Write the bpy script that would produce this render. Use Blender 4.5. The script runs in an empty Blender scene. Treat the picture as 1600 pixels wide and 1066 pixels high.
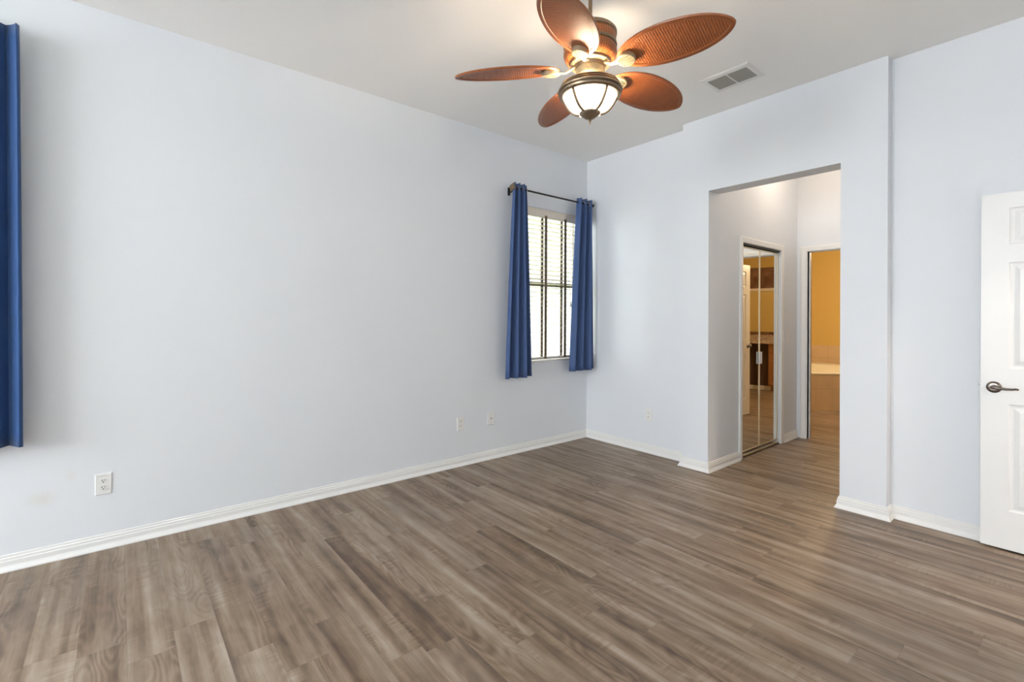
import bpy, bmesh, math, random
from mathutils import Vector, Matrix
PI = math.pi
D = bpy.data
COL = bpy.context.scene.collection
SC = bpy.context.scene

# ------------------------------------------------------------------ camera
cam_d = D.cameras.new('camera')
cam_d.sensor_width = 36.0
cam_d.lens = 745.0 / 1600 * 36
cam_d.shift_y = -(533 - 495.8) / 1600
cam_d.clip_start = 0.05
cam = D.objects.new('camera', cam_d)
COL.objects.link(cam)
cam.matrix_world = (Matrix.Translation((3.561, -4.01, 1.322)) @ Matrix.Rotation(0.8817, 4, 'Z')
                    @ Matrix.Rotation(PI / 2, 4, 'X') @ Matrix.Rotation(0.00403, 4, 'Z'))
SC.camera = cam

# ------------------------------------------------------------------ view, world, sun
SC.view_settings.view_transform = 'Standard'
SC.view_settings.look = 'None'
SC.view_settings.exposure = 0.14
SC.view_settings.gamma = 1.0
SC.view_settings.use_curve_mapping = False

world = D.worlds.new('world')
SC.world = world
world.use_nodes = True
wbg = world.node_tree.nodes['Background']
wbg.inputs['Color'].default_value = (0.88, 0.945, 1.0, 1)
wbg.inputs['Strength'].default_value = 17.0


def light(name, kind, loc, energy, color, rot=None, parent=None, **kw):
    l = D.lights.new(name, kind)
    l.energy = energy
    l.color = color
    for k, v in kw.items():
        setattr(l, k, v)
    o = D.objects.new(name, l)
    COL.objects.link(o)
    o.location = loc
    if rot:
        o.rotation_euler = rot
    if parent:
        o.parent = parent
    return o


sun = light('sun', 'SUN', (-1.0, -6.0, 8.0), 110.0, (1.0, 0.96, 0.90), angle=0.01)
sun.rotation_euler = Vector((-0.12, -0.30, -0.94)).to_track_quat('-Z', 'Y').to_euler()


def portal(name, loc, rot, sx, sy):
    o = light(name, 'AREA', loc, 1.0, (1, 1, 1), rot, shape='RECTANGLE', size=sx, size_y=sy)
    o.data.cycles.is_portal = True
    return o


portal('daylight_portal', (-0.16, -0.52, 1.66), (0, -PI / 2, 0), 1.56, 0.92)      # small left window
portal('daylight_portal', (-0.16, -5.12, 1.62), (0, -PI / 2, 0), 1.80, 0.96)      # left window behind the big curtain
portal('daylight_portal', (2.05, -8.56, 1.75), (PI / 2, 0, 0), 3.2, 1.7)          # added wide window behind the camera

# ------------------------------------------------------------------ helpers


def bm_new():
    return bmesh.new()


def box(bm, x0, x1, y0, y1, z0, z1):
    vs = [bm.verts.new((x, y, z)) for x in (x0, x1) for y in (y0, y1) for z in (z0, z1)]
    for f in ((0, 1, 3, 2), (4, 6, 7, 5), (0, 4, 5, 1), (2, 3, 7, 6), (0, 2, 6, 4), (1, 5, 7, 3)):
        bm.faces.new([vs[i] for i in f])
    return vs


def lathe(bm, prof, n=48, cx=0, cy=0, closed=False):
    rings = []
    for r, z in prof:
        if r < 1e-6:
            rings.append([bm.verts.new((cx, cy, z))])
        else:
            rings.append([bm.verts.new((cx + r * math.cos(2 * PI * i / n), cy + r * math.sin(2 * PI * i / n), z)) for i in range(n)])
    pairs = list(zip(rings, rings[1:]))
    if closed:
        pairs.append((rings[-1], rings[0]))
    for a, b in pairs:
        for i in range(n):
            j = (i + 1) % n
            if len(a) == 1 and len(b) == 1:
                continue
            if len(a) == 1:
                bm.faces.new((a[0], b[i], b[j]))
            elif len(b) == 1:
                bm.faces.new((a[i], a[j], b[0]))
            else:
                bm.faces.new((a[i], a[j], b[j], b[i]))


def tube(bm, pts, rad, n=10, caps=True):
    pts = [Vector(p) for p in pts]
    if not isinstance(rad, (list, tuple)):
        rad = [rad] * len(pts)
    rings = []
    ref = None
    for k, p in enumerate(pts):
        t = (pts[min(k + 1, len(pts) - 1)] - pts[max(k - 1, 0)]).normalized()
        if ref is None:
            ref = Vector((0, 0, 1)) if abs(t.z) < 0.9 else Vector((1, 0, 0))
        u = t.cross(ref).normalized()
        v = u.cross(t).normalized()
        ref = v
        rr = rad[k]
        ru, rv = rr if isinstance(rr, tuple) else (rr, rr)
        rings.append([bm.verts.new(p + u * math.cos(2 * PI * i / n) * ru + v * math.sin(2 * PI * i / n) * rv) for i in range(n)])
    for a, b in zip(rings, rings[1:]):
        for i in range(n):
            j = (i + 1) % n
            bm.faces.new((a[i], a[j], b[j], b[i]))
    if caps:
        bm.faces.new(list(reversed(rings[0])))
        bm.faces.new(rings[-1])


def sweep(bm, prof, path, closed_prof=True, out=None):
    """prof: list of (offset, height) in the plane across the path; path: list of (x, y, nx, ny) with nx,ny the outward (mitred) offset direction"""
    rings = []
    for (x, y, nx, ny) in path:
        rings.append([bm.verts.new((x + nx * d, y + ny * d, z)) for d, z in prof])
    m = len(prof)
    for a, b in zip(rings, rings[1:]):
        for i in range(m if closed_prof else m - 1):
            j = (i + 1) % m
            bm.faces.new((a[i], a[j], b[j], b[i]))
    bm.faces.new(rings[0])
    bm.faces.new(list(reversed(rings[-1])))


def torus(bm, c, axis, R, r, n=24, m=8):
    c = Vector(c)
    q = Vector((0, 0, 1)).rotation_difference(Vector(axis).normalized())
    rings = []
    for i in range(n):
        a = 2 * PI * i / n
        ring = []
        for j in range(m):
            b = 2 * PI * j / m
            v = Vector(((R + r * math.cos(b)) * math.cos(a), (R + r * math.cos(b)) * math.sin(a), r * math.sin(b)))
            ring.append(bm.verts.new(c + q @ v))
        rings.append(ring)
    for i in range(n):
        a, b = rings[i], rings[(i + 1) % n]
        for j in range(m):
            k = (j + 1) % m
            bm.faces.new((a[j], b[j], b[k], a[k]))


def cyl(bm, p0, p1, r, n=16):
    tube(bm, [p0, p1], r, n)


def obj(name, bm, mat, parent=None, smooth=False, bevel=0.0, seg=2, autosmooth=None):
    bmesh.ops.recalc_face_normals(bm, faces=bm.faces)
    me = D.meshes.new(name)
    bm.to_mesh(me)
    bm.free()
    if smooth:
        for p in me.polygons:
            p.use_smooth = True
    me.materials.append(mat)
    o = D.objects.new(name, me)
    COL.objects.link(o)
    if parent:
        o.parent = parent
    if bevel:
        b = o.modifiers.new('bevel', 'BEVEL')
        b.width = bevel
        b.segments = seg
        b.limit_method = 'ANGLE'
        b.angle_limit = math.radians(40)
    if autosmooth:
        me.set_sharp_from_angle(angle=math.radians(autosmooth))
    return o


def thing(name, label, cat, loc=(0, 0, 0), rz=0.0, group=None, kind=None):
    o = D.objects.new(name, None)
    o.empty_display_size = 0.1
    COL.objects.link(o)
    o.location = loc
    o.rotation_euler = (0, 0, rz)
    return tag(o, label, cat, group, kind)


def tag(o, label, cat, group=None, kind=None):
    o['label'] = label
    o['category'] = cat
    if group:
        o['group'] = group
    if kind:
        o['kind'] = kind
    return o


def struct(name, bm, mat, label, cat, **kw):
    o = obj(name, bm, mat, **kw)
    return tag(o, label, cat, kind='structure')


# ------------------------------------------------------------------ node helpers
class NG:
    def __init__(self, name):
        self.m = D.materials.new(name)
        self.m.use_nodes = True
        self.t = self.m.node_tree
        self.b = self.t.nodes['Principled BSDF']
        self.out = self.t.nodes['Material Output']

    def n(self, typ, **kw):
        nd = self.t.nodes.new(typ)
        for k, v in kw.items():
            setattr(nd, k, v)
        return nd

    def link(self, a, b):
        self.t.links.new(a, b)

    def put(self, sock, v):
        if hasattr(v, 'is_output') or isinstance(v, bpy.types.NodeSocket):
            self.link(v, sock)
        else:
            sock.default_value = v

    def math(self, op, a, b=0.0, c=0.0, clamp=False):
        nd = self.n('ShaderNodeMath', operation=op, use_clamp=clamp)
        self.put(nd.inputs[0], a)
        self.put(nd.inputs[1], b)
        self.put(nd.inputs[2], c)
        return nd.outputs[0]

    def comb(self, x, y, z=0.0):
        nd = self.n('ShaderNodeCombineXYZ')
        for s, v in zip(nd.inputs, (x, y, z)):
            self.put(s, v)
        return nd.outputs[0]

    def objxyz(self):
        tc = self.n('ShaderNodeTexCoord')
        s = self.n('ShaderNodeSeparateXYZ')
        self.link(tc.outputs['Object'], s.inputs[0])
        return s.outputs[0], s.outputs[1], s.outputs[2], tc.outputs['Object']

    def noise(self, vec, scale=1.0, detail=2.0, rough=0.5, dist=0.0):
        nd = self.n('ShaderNodeTexNoise')
        self.link(vec, nd.inputs['Vector'])
        nd.inputs['Scale'].default_value = scale
        nd.inputs['Detail'].default_value = detail
        nd.inputs['Roughness'].default_value = rough
        nd.inputs['Distortion'].default_value = dist
        return nd.outputs[0]

    def white(self, x, y=0.0, z=0.0):
        nd = self.n('ShaderNodeTexWhiteNoise', noise_dimensions='3D')
        self.link(self.comb(x, y, z), nd.inputs['Vector'])
        return nd.outputs['Value']

    def ramp(self, fac, stops):
        nd = self.n('ShaderNodeValToRGB')
        e = nd.color_ramp.elements
        while len(e) < len(stops):
            e.new(0.5)
        for el, (p, c) in zip(e, stops):
            el.position = p
            el.color = (*c, 1) if len(c) == 3 else c
        self.link(fac, nd.inputs[0])
        return nd.outputs[0]

    def mix(self, fac, a, b, blend='MIX'):
        nd = self.n('ShaderNodeMix', data_type='RGBA', blend_type=blend)
        self.put(nd.inputs[0], fac)
        self.put(nd.inputs[6], (*a, 1) if isinstance(a, tuple) and len(a) == 3 else a)
        self.put(nd.inputs[7], (*b, 1) if isinstance(b, tuple) and len(b) == 3 else b)
        return nd.outputs[2]

    def bump(self, h, strength=0.2, dist=0.01):
        nd = self.n('ShaderNodeBump')
        nd.inputs['Strength'].default_value = strength
        nd.inputs['Distance'].default_value = dist
        self.link(h, nd.inputs['Height'])
        self.link(nd.outputs[0], self.b.inputs['Normal'])

    def set(self, **kw):
        for k, v in kw.items():
            self.put(self.b.inputs[k.replace('_', ' ')], (*v, 1) if isinstance(v, tuple) and len(v) == 3 else v)
        return self.m


def simple(name, col, rough=0.5, metal=0.0, var=0.04, scale=25.0, bump=0.0, **kw):
    g = NG(name)
    x, y, z, v = g.objxyz()
    nz = g.noise(v, scale, 3.0)
    c2 = tuple(max(0, c * (1 - var)) for c in col)
    c1 = tuple(min(1, c * (1 + var)) for c in col)
    g.set(Base_Color=g.mix(nz, c2, c1), Roughness=rough, Metallic=metal, **kw)
    if bump:
        g.bump(nz, bump, 0.002)
    return g.m


def paint(name, col, tex=110.0, strength=0.12, rough=0.62, stain=False):
    g = NG(name)
    x, y, z, v = g.objxyz()
    big = g.noise(v, 0.7, 2.0)
    c = g.mix(big, tuple(k * 0.985 for k in col), tuple(min(1, k * 1.01) for k in col))
    if stain:   # two faint scuffed patches low on the wall
        for (cy, cz, ry, rz_, amt) in ((-4.33, 0.34, 0.085, 0.055, 0.22), (-4.21, 0.44, 0.03, 0.05, 0.12)):
            dy = g.math('DIVIDE', g.math('SUBTRACT', y, cy), ry)
            dz = g.math('DIVIDE', g.math('SUBTRACT', z, cz), rz_)
            d = g.math('SQRT', g.math('ADD', g.math('MULTIPLY', dy, dy), g.math('MULTIPLY', dz, dz)))
            d = g.math('ADD', d, g.math('MULTIPLY', g.math('SUBTRACT', g.noise(v, 14.0, 3.0), 0.5), 0.9))
            f = g.math('MULTIPLY', g.math('SUBTRACT', 1.0, d, clamp=True), amt * 1.6, clamp=True)
            c = g.mix(f, c, (0.70, 0.66, 0.56))
    g.set(Base_Color=c, Roughness=rough)
    g.bump(g.noise(v, tex, 3.0, 0.6), strength, 0.002)
    return g.m


def floor_mat():
    g = NG('weathered_oak_plank')
    x, y, z, v = g.objxyz()
    W, L = 0.152, 1.22
    yy = g.math('DIVIDE', g.math('ADD', y, 0.03), W)
    row = g.math('FLOOR', yy)
    fy = g.math('FRACT', yy)
    off = g.white(row, 3.7, 1.1)
    xx = g.math('ADD', g.math('DIVIDE', x, L), off)
    colm = g.math('FLOOR', xx)
    fx = g.math('FRACT', xx)
    r1 = g.white(row, colm, 0.3)
    r2 = g.white(row, colm, 5.3)
    r3 = g.white(row, colm, 9.9)
    # per-plank shifted coordinates, x along the plank
    px = g.math('ADD', x, g.math('MULTIPLY', r1, 37.0))
    py = g.math('ADD', y, g.math('MULTIPLY', r2, 53.0))
    pz = g.math('MULTIPLY', r3, 19.0)
    broad = g.noise(g.comb(g.math('MULTIPLY', px, 1.3), g.math('MULTIPLY', py, 10.0), pz), 1.0, 3.0, 0.55, 0.25)
    streak = g.noise(g.comb(g.math('MULTIPLY', px, 0.55), g.math('MULTIPLY', py, 20.0), pz), 1.0, 2.0, 0.5)
    fine = g.noise(g.comb(g.math('MULTIPLY', px, 9.0), g.math('MULTIPLY', py, 190.0), pz), 1.0, 2.0, 0.6)
    blot = g.noise(g.comb(g.math('MULTIPLY', px, 6.0), g.math('MULTIPLY', py, 11.0), pz), 1.0, 3.0, 0.6, 0.4)
    # cathedral rings: contour lines of a stretched noise
    hill = g.noise(g.comb(g.math('MULTIPLY', px, 2.1), g.math('MULTIPLY', py, 7.5), pz), 1.0, 1.0, 0.4, 0.1)
    ring = g.math('SINE', g.math('ADD', g.math('MULTIPLY', hill, 88.0), g.math('MULTIPLY', fine, 1.6)))
    rmask = g.math('MULTIPLY', g.math('SUBTRACT', g.noise(g.comb(g.math('MULTIPLY', px, 1.6), g.math('MULTIPLY', py, 6.0), g.math('ADD', pz, 40.0)), 1.0, 1.0), 0.50), 6.0, clamp=True)
    saw = g.noise(g.comb(g.math('MULTIPLY', px, 70.0), g.math('MULTIPLY', py, 5.0), pz), 1.0, 2.0, 0.5)
    smask = g.math('MULTIPLY', g.math('SUBTRACT', g.noise(g.comb(g.math('MULTIPLY', px, 2.0), g.math('MULTIPLY', py, 9.0), g.math('ADD', pz, 80.0)), 1.0, 1.0), 0.55), 7.0, clamp=True)
    f = g.math('ADD', g.math('MULTIPLY', broad, 0.90), g.math('MULTIPLY', streak, 0.92))
    f = g.math('ADD', f, g.math('MULTIPLY', g.math('SUBTRACT', fine, 0.5), 0.26))
    f = g.math('ADD', f, g.math('MULTIPLY', g.math('SUBTRACT', blot, 0.5), 0.40))
    f = g.math('ADD', f, g.math('MULTIPLY', g.math('SUBTRACT', r1, 0.5), 0.08))
    f = g.math('ADD', f, g.math('MULTIPLY', g.math('MULTIPLY', ring, rmask), 0.075))
    f = g.math('ADD', f, g.math('MULTIPLY', g.math('MULTIPLY', g.math('SUBTRACT', saw, 0.5), smask), 0.55))
    f = g.math('SUBTRACT', f, 0.39)
    c = g.ramp(f, [(0.18, (0.088, 0.054, 0.033)), (0.37, (0.162, 0.107, 0.069)), (0.52, (0.232, 0.164, 0.111)),
                   (0.68, (0.298, 0.225, 0.164)), (0.90, (0.395, 0.325, 0.260))])
    # tint drifting between warm brown and cool grey
    tint = g.noise(g.comb(g.math('MULTIPLY', px, 1.1), g.math('MULTIPLY', py, 6.0), g.math('ADD', pz, 11.0)), 1.0, 2.0)
    c = g.mix(g.math('MULTIPLY', g.math('SUBTRACT', tint, 0.50), 2.4, clamp=True), c, g.mix(0.5, c, (0.205, 0.180, 0.155)))
    # seams
    e1 = g.math('LESS_THAN', g.math('MINIMUM', fy, g.math('SUBTRACT', 1.0, fy)), 0.008)
    e2 = g.math('LESS_THAN', g.math('MINIMUM', fx, g.math('SUBTRACT', 1.0, fx)), 0.0012)
    seam = g.math('MAXIMUM', e1, e2)
    c = g.mix(g.math('MULTIPLY', seam, 0.18), c, (0.06, 0.045, 0.035))
    g.set(Base_Color=c, Roughness=g.math('ADD', 0.36, g.math('MULTIPLY', fine, 0.14)), Specular_IOR_Level=0.42)
    g.bump(g.math('SUBTRACT', g.math('MULTIPLY', fine, 0.4), seam), 0.15, 0.0015)
    return g.m


def weave_mat(name, dark, lite, kx, ky, cyl_r=None, spec=0.5):
    g = NG(name)
    x, y, z, v = g.objxyz()
    if cyl_r:
        a = g.math('ARCTAN2', y, x)
        u, w = g.math('MULTIPLY', a, cyl_r), z
    else:
        u, w = x, y
    su = g.math('SINE', g.math('MULTIPLY', u, 2 * PI / kx))
    sw = g.math('SINE', g.math('MULTIPLY', w, 2 * PI / ky))
    # basket weave: over/under alternation
    h = g.math('ADD', g.math('MULTIPLY', g.math('MULTIPLY', su, sw), 0.22), g.math('MULTIPLY', g.math('ABSOLUTE', g.math('SINE', g.math('MULTIPLY', u, PI / kx))), 0.62))
    h = g.math('ADD', h, g.math('MULTIPLY', g.math('ABSOLUTE', g.math('SINE', g.math('MULTIPLY', w, PI / ky))), 0.22))
    nz = g.noise(v, 45.0, 2.0)
    f = g.math('ADD', h, g.math('MULTIPLY', g.math('SUBTRACT', nz, 0.5), 0.35), clamp=True)
    g.set(Base_Color=g.mix(f, dark, lite), Roughness=0.42, Specular_IOR_Level=spec)
    g.bump(h, 0.6, 0.002)
    return g.m


def tile_mat(name, base, grout, size, var=0.15, rough=0.35):
    g = NG(name)
    x, y, z, v = g.objxyz()
    u = g.math('DIVIDE', g.math('ADD', x, y), size)
    w = g.math('DIVIDE', z, size)
    fu, fw = g.math('FRACT', u), g.math('FRACT', w)
    e = g.math('MAXIMUM', g.math('LESS_THAN', fu, 0.025), g.math('LESS_THAN', fw, 0.025))
    nz = g.noise(v, 9.0, 4.0, 0.6)
    r = g.white(g.math('FLOOR', u), g.math('FLOOR', w), 0.5)
    f = g.math('ADD', g.math('MULTIPLY', nz, 0.7), g.math('MULTIPLY', r, 0.3))
    c = g.mix(f, tuple(k * (1 - var) for k in base), tuple(k * (1 + var) for k in base))
    g.set(Base_Color=g.mix(e, c, grout), Roughness=rough)
    return g.m


def blotch_mat(name, a, b, c, scale, rough=0.6):
    g = NG(name)
    x, y, z, v = g.objxyz()
    n1 = g.noise(v, scale, 5.0, 0.6, 0.6)
    g.set(Base_Color=g.ramp(n1, [(0.3, a), (0.5, b), (0.7, c)]), Roughness=rough)
    return g.m


def wood_mat(name, a, b, rough=0.4):
    g = NG(name)
    x, y, z, v = g.objxyz()
    n1 = g.noise(g.comb(g.math('MULTIPLY', x, 30.0), g.math('MULTIPLY', y, 30.0), g.math('MULTIPLY', z, 2.0)), 1.0, 4.0, 0.6, 0.3)
    g.set(Base_Color=g.mix(n1, a, b), Roughness=rough)
    return g.m


def fabric_mat(name, col):
    g = NG(name)
    x, y, z, v = g.objxyz()
    n1 = g.noise(g.comb(g.math('MULTIPLY', y, 300.0), g.math('MULTIPLY', x, 300.0), g.math('MULTIPLY', z, 60.0)), 1.0, 2.0)
    c = g.mix(n1, tuple(k * 0.85 for k in col), tuple(k * 1.15 for k in col))
    g.set(Base_Color=c, Roughness=0.75, Sheen_Weight=0.15)
    g.bump(n1, 0.1, 0.001)
    # blackout-lined cloth lets just a trace of daylight through
    tr = g.n('ShaderNodeBsdfTranslucent')
    g.link(c, tr.inputs[0])
    ms = g.n('ShaderNodeMixShader')
    ms.inputs[0].default_value = 0.10
    g.link(g.b.outputs[0], ms.inputs[1])
    g.link(tr.outputs[0], ms.inputs[2])
    g.link(ms.outputs[0], g.out.inputs[0])
    return g.m


def glass_mat(name):
    g = NG(name)
    tr = g.n('ShaderNodeBsdfTransparent')
    gl = g.n('ShaderNodeBsdfGlossy')
    gl.inputs['Roughness'].default_value = 0.02
    lw = g.n('ShaderNodeLayerWeight')
    ms = g.n('ShaderNodeMixShader')
    fac = g.math('ADD', 0.04, g.math('MULTIPLY', g.math('POWER', lw.outputs['Facing'], 5.0), 0.9))
    g.link(fac, ms.inputs[0])
    g.link(tr.outputs[0], ms.inputs[1])
    g.link(gl.outputs[0], ms.inputs[2])
    g.link(ms.outputs[0], g.out.inputs[0])
    return g.m


M = {}
M['wall'] = paint('wall_paint', (0.797, 0.819, 0.850))
M['wall_l'] = paint('wall_paint_left', (0.797, 0.819, 0.850), stain=True)
M['ceil'] = paint('ceiling_paint', (0.945, 0.935, 0.915), tex=60.0, strength=0.3, rough=0.8)
M['trim'] = simple('trim_paint', (0.86, 0.85, 0.83), 0.35, var=0.01)
M['door'] = simple('door_paint', (0.86, 0.855, 0.84), 0.38, var=0.012, scale=8)
M['floor'] = floor_mat()
M['gold'] = paint('gold_paint', (0.66, 0.475, 0.160), tex=30, strength=0.1)
M['plastic'] = simple('plate_plastic', (0.84, 0.83, 0.81), 0.35, var=0.01)
M['slot'] = simple('socket_black', (0.02, 0.02, 0.02), 0.5)
M['bronze'] = simple('oiled_bronze', (0.26, 0.19, 0.125), 0.34, 0.75, 0.2, 30)
M['brass'] = simple('antique_brass', (0.36, 0.30, 0.19), 0.45, 0.4, 0.12, 30)
M['pewter'] = simple('pewter', (0.20, 0.17, 0.15), 0.25, 0.95, 0.15, 40)
M['chrome'] = simple('chrome', (0.75, 0.75, 0.75), 0.15, 1.0, 0.02)
M['blade'] = wood_mat('blade_frame_wood', (0.20, 0.060, 0.020), (0.32, 0.105, 0.036), 0.28)
M['weave'] = weave_mat('blade_weave', (0.09, 0.020, 0.005), (0.44, 0.128, 0.030), 0.0115, 0.0075)
M['weave_c'] = weave_mat('motor_weave', (0.10, 0.025, 0.006), (0.50, 0.16, 0.04), 0.013, 0.011, 0.125)
M['darkrod'] = simple('curtain_rod_metal', (0.030, 0.024, 0.020), 0.35, 0.6)
M['blue'] = fabric_mat('blue_curtain', (0.062, 0.115, 0.275))
M['navy'] = fabric_mat('navy_curtain', (0.018, 0.075, 0.235))
M['blind'] = simple('blind_slat', (0.58, 0.535, 0.47), 0.4, var=0.01)
M['valance'] = simple('blind_valance', (0.84, 0.76, 0.66), 0.4, var=0.02)
M['tape'] = simple('ladder_tape', (0.17, 0.125, 0.08), 0.8)
M['vinyl'] = simple('window_vinyl', (0.80, 0.78, 0.74), 0.4)
M['backlit_rail'] = simple('backlit_rail_vinyl', (0.16, 0.13, 0.10), 0.4)  # backlit shade of the meeting rail put into its colour
M['marble'] = simple('sill_marble', (0.80, 0.78, 0.75), 0.25, var=0.05, scale=9)
M['glass'] = glass_mat('window_glass')
M['vent'] = simple('vent_enamel', (0.80, 0.79, 0.77), 0.4, var=0.01)
M['louver'] = simple('vent_louver', (0.36, 0.355, 0.33), 0.5, var=0.05)
M['duct_shade'] = simple('vent_duct_shade', (0.10, 0.095, 0.085), 0.7)
M['brown_faux'] = blotch_mat('brown_faux_paint', (0.10, 0.045, 0.025), (0.19, 0.095, 0.055), (0.30, 0.17, 0.11), 5.0)
M['tile'] = tile_mat('bath_tile', (0.62, 0.47, 0.30), (0.50, 0.38, 0.25), 0.31)
M['tub'] = simple('tub_acrylic', (0.88, 0.83, 0.68), 0.2, var=0.01)
M['cab'] = wood_mat('oak_cabinet', (0.30, 0.13, 0.045), (0.42, 0.20, 0.08))
M['darkcab'] = simple('knee_space', (0.085, 0.05, 0.035), 0.6)
M['granite'] = blotch_mat('granite', (0.25, 0.17, 0.12), (0.50, 0.38, 0.28), (0.72, 0.62, 0.50), 40.0, 0.2)
M['stucco'] = paint('neighbour_stucco', (0.135, 0.131, 0.124), tex=40, strength=0.3)
M['fascia'] = simple('neighbour_fascia', (0.085, 0.068, 0.048), 0.6)
M['concrete'] = simple('bounce_slab_concrete', (0.82, 0.81, 0.79), 0.8, var=0.08, scale=6)
M['grass'] = simple('lawn', (0.05, 0.07, 0.025), 0.9, var=0.4, scale=20)
M['shingle'] = simple('roof_shingle', (0.20, 0.16, 0.13), 0.9, var=0.3, scale=14)
g = NG('mirror_silver')
g.set(Base_Color=(0.80, 0.79, 0.74), Metallic=1.0, Roughness=0.015)
M['mirror'] = g.m
M['stile'] = simple('mirror_frame', (0.80, 0.68, 0.46), 0.3, 0.45, 0.03)
g = NG('lit_frosted_glass')
g.set(Base_Color=(0.95, 0.92, 0.85), Roughness=0.35, Emission_Color=(1.0, 0.80, 0.55), Emission_Strength=4.0)
M['bowl'] = g.m
g = NG('lit_ceiling_lens')
g.set(Base_Color=(0.95, 0.92, 0.85), Roughness=0.4, Emission_Color=(1.0, 0.84, 0.68), Emission_Strength=2.0)
M['lens'] = g.m

# ------------------------------------------------------------------ setting: room shell
H = 3.05
B = -0.12        # face of the wall with the hall opening
R = -0.031       # face of the wall behind the white door
XJ = 1.48        # left jamb of the opening and left wall of the hall
XR = 2.447       # right jamb
XB0, XB1 = 1.236, 2.712
YE = 1.82        # end wall of the hall
YBK = -8.5       # wall behind the camera
XRT = 4.02
BY = 5.58        # far wall of the bathroom
BZ = 2.52        # bathroom ceiling

bm = bm_new()
box(bm, -0.15, XRT + 0.15, YBK - 0.15, BY + 0.12, -0.08, 0.0)
struct('floor', bm, M['floor'], 'grey brown weathered oak plank floor running through the room and hall', 'floor')

bm = bm_new()
box(bm, -0.15, XRT + 0.15, YBK - 0.15, 0.053, H, H + 0.12)
struct('ceiling', bm, M['ceil'], 'plain off white textured ceiling above the bedroom', 'ceiling')
bm = bm_new()
box(bm, 0.7, 2.70, 0.053, YE + 0.12, H, H + 0.12)
struct('ceiling_hall', bm, M['ceil'], 'plain ceiling of the short hall beyond the square opening', 'ceiling')
bm = bm_new()
box(bm, 0.0, XRT + 0.1, YE + 0.12, BY + 0.12, BZ, BZ + 0.12)
struct('ceiling_bath', bm, M['ceil'], 'cream ceiling of the bathroom at the end of the hall', 'ceiling')


def wall_with_holes(bm, axis, a0, a1, t0, t1, z0, z1, holes):
    """axis 'x': wall runs along x from a0..a1, thickness t0..t1 in y; holes = (h0,h1,zb,zt)"""
    def bb(p0, p1, q0, q1):
        if p1 - p0 < 1e-5 or q1 - q0 < 1e-5:
            return
        if axis == 'x':
            box(bm, p0, p1, t0, t1, q0, q1)
        else:
            box(bm, t0, t1, p0, p1, q0, q1)
    cur = a0
    for h0, h1, zb, zt in sorted(holes):
        bb(cur, h0, z0, z1)
        bb(h0, h1, z0, zb)
        bb(h0, h1, zt, z1)
        cur = h1
    bb(cur, a1, z0, z1)


WY0, WY1, WZ0, WZ1 = -0.985, -0.06, 0.868, 2.432          # small window opening
VY0, VY1, VZ0, VZ1 = -5.60, -4.64, 0.72, 2.52             # big left window, mostly out of frame
bm = bm_new()
wall_with_holes(bm, 'y', YBK, 0.12, -0.15, 0.0, 0.0, H, [(WY0, WY1, WZ0, WZ1), (VY0, VY1, VZ0, VZ1)])
struct('wall_left', bm, M['wall_l'], 'long pale blue white wall on the left with the small window', 'wall')
bm = bm_new()
box(bm, 0.0, XB0 + 0.05, 0.0, 0.12, 0.0, H)
struct('wall_far', bm, M['wall'], 'narrow pale wall right of the small window, in the far corner', 'wall')
bm = bm_new()
wall_with_holes(bm, 'x', XB0, XB1, B, 0.053, 0.0, H, [(XJ, XR, 0.0, 2.411)])
struct('wall_hall_front', bm, M['wall'], 'projecting pale wall with the tall square opening to the hall', 'wall')
bm = bm_new()
box(bm, XB1 - 0.05, XRT, R, 0.09, 0.0, H)
struct('wall_far_right', bm, M['wall'], 'pale wall behind the open white panel door', 'wall')
bm = bm_new()
wall_with_holes(bm, 'y', YBK, 0.12, XRT, XRT + 0.15, 0.0, H, [(-0.985, -0.165, 0.0, 2.05)])
struct('wall_right', bm, M['wall'], 'pale right hand wall of the room beside the hinged edge of the door', 'wall')
bm = bm_new()
wall_with_holes(bm, 'x', -0.15, XRT + 0.15, YBK - 0.15, YBK, 0.0, H, [(0.45, 3.65, 0.90, 2.60)])
struct('wall_back', bm, M['wall'], 'pale wall behind the viewpoint with the added wide window', 'wall')

# vestibule through the doorway the white door belongs to (out of frame)
bm = bm_new()
box(bm, XRT + 0.15, 6.2, -1.75, 0.53, -0.08, 0.0)
struct('floor_vestibule', bm, M['floor'], 'plank floor of the vestibule beyond the doorway', 'floor')
bm = bm_new()
box(bm, XRT + 0.15, 6.3, -1.85, 0.63, H - 0.3, H - 0.18)
struct('ceiling_vestibule', bm, M['ceil'], 'ceiling of the vestibule beyond the doorway', 'ceiling')
bm = bm_new()
box(bm, 6.2, 6.3, -1.85, 0.63, 0.0, H - 0.3)
box(bm, XRT + 0.15, 6.2, -1.85, -1.75, 0.0, H - 0.3)
box(bm, XRT + 0.15, 6.2, 0.53, 0.63, 0.0, H - 0.3)
struct('wall_vestibule', bm, M['wall'], 'pale walls of the vestibule beyond the doorway', 'wall')

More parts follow.
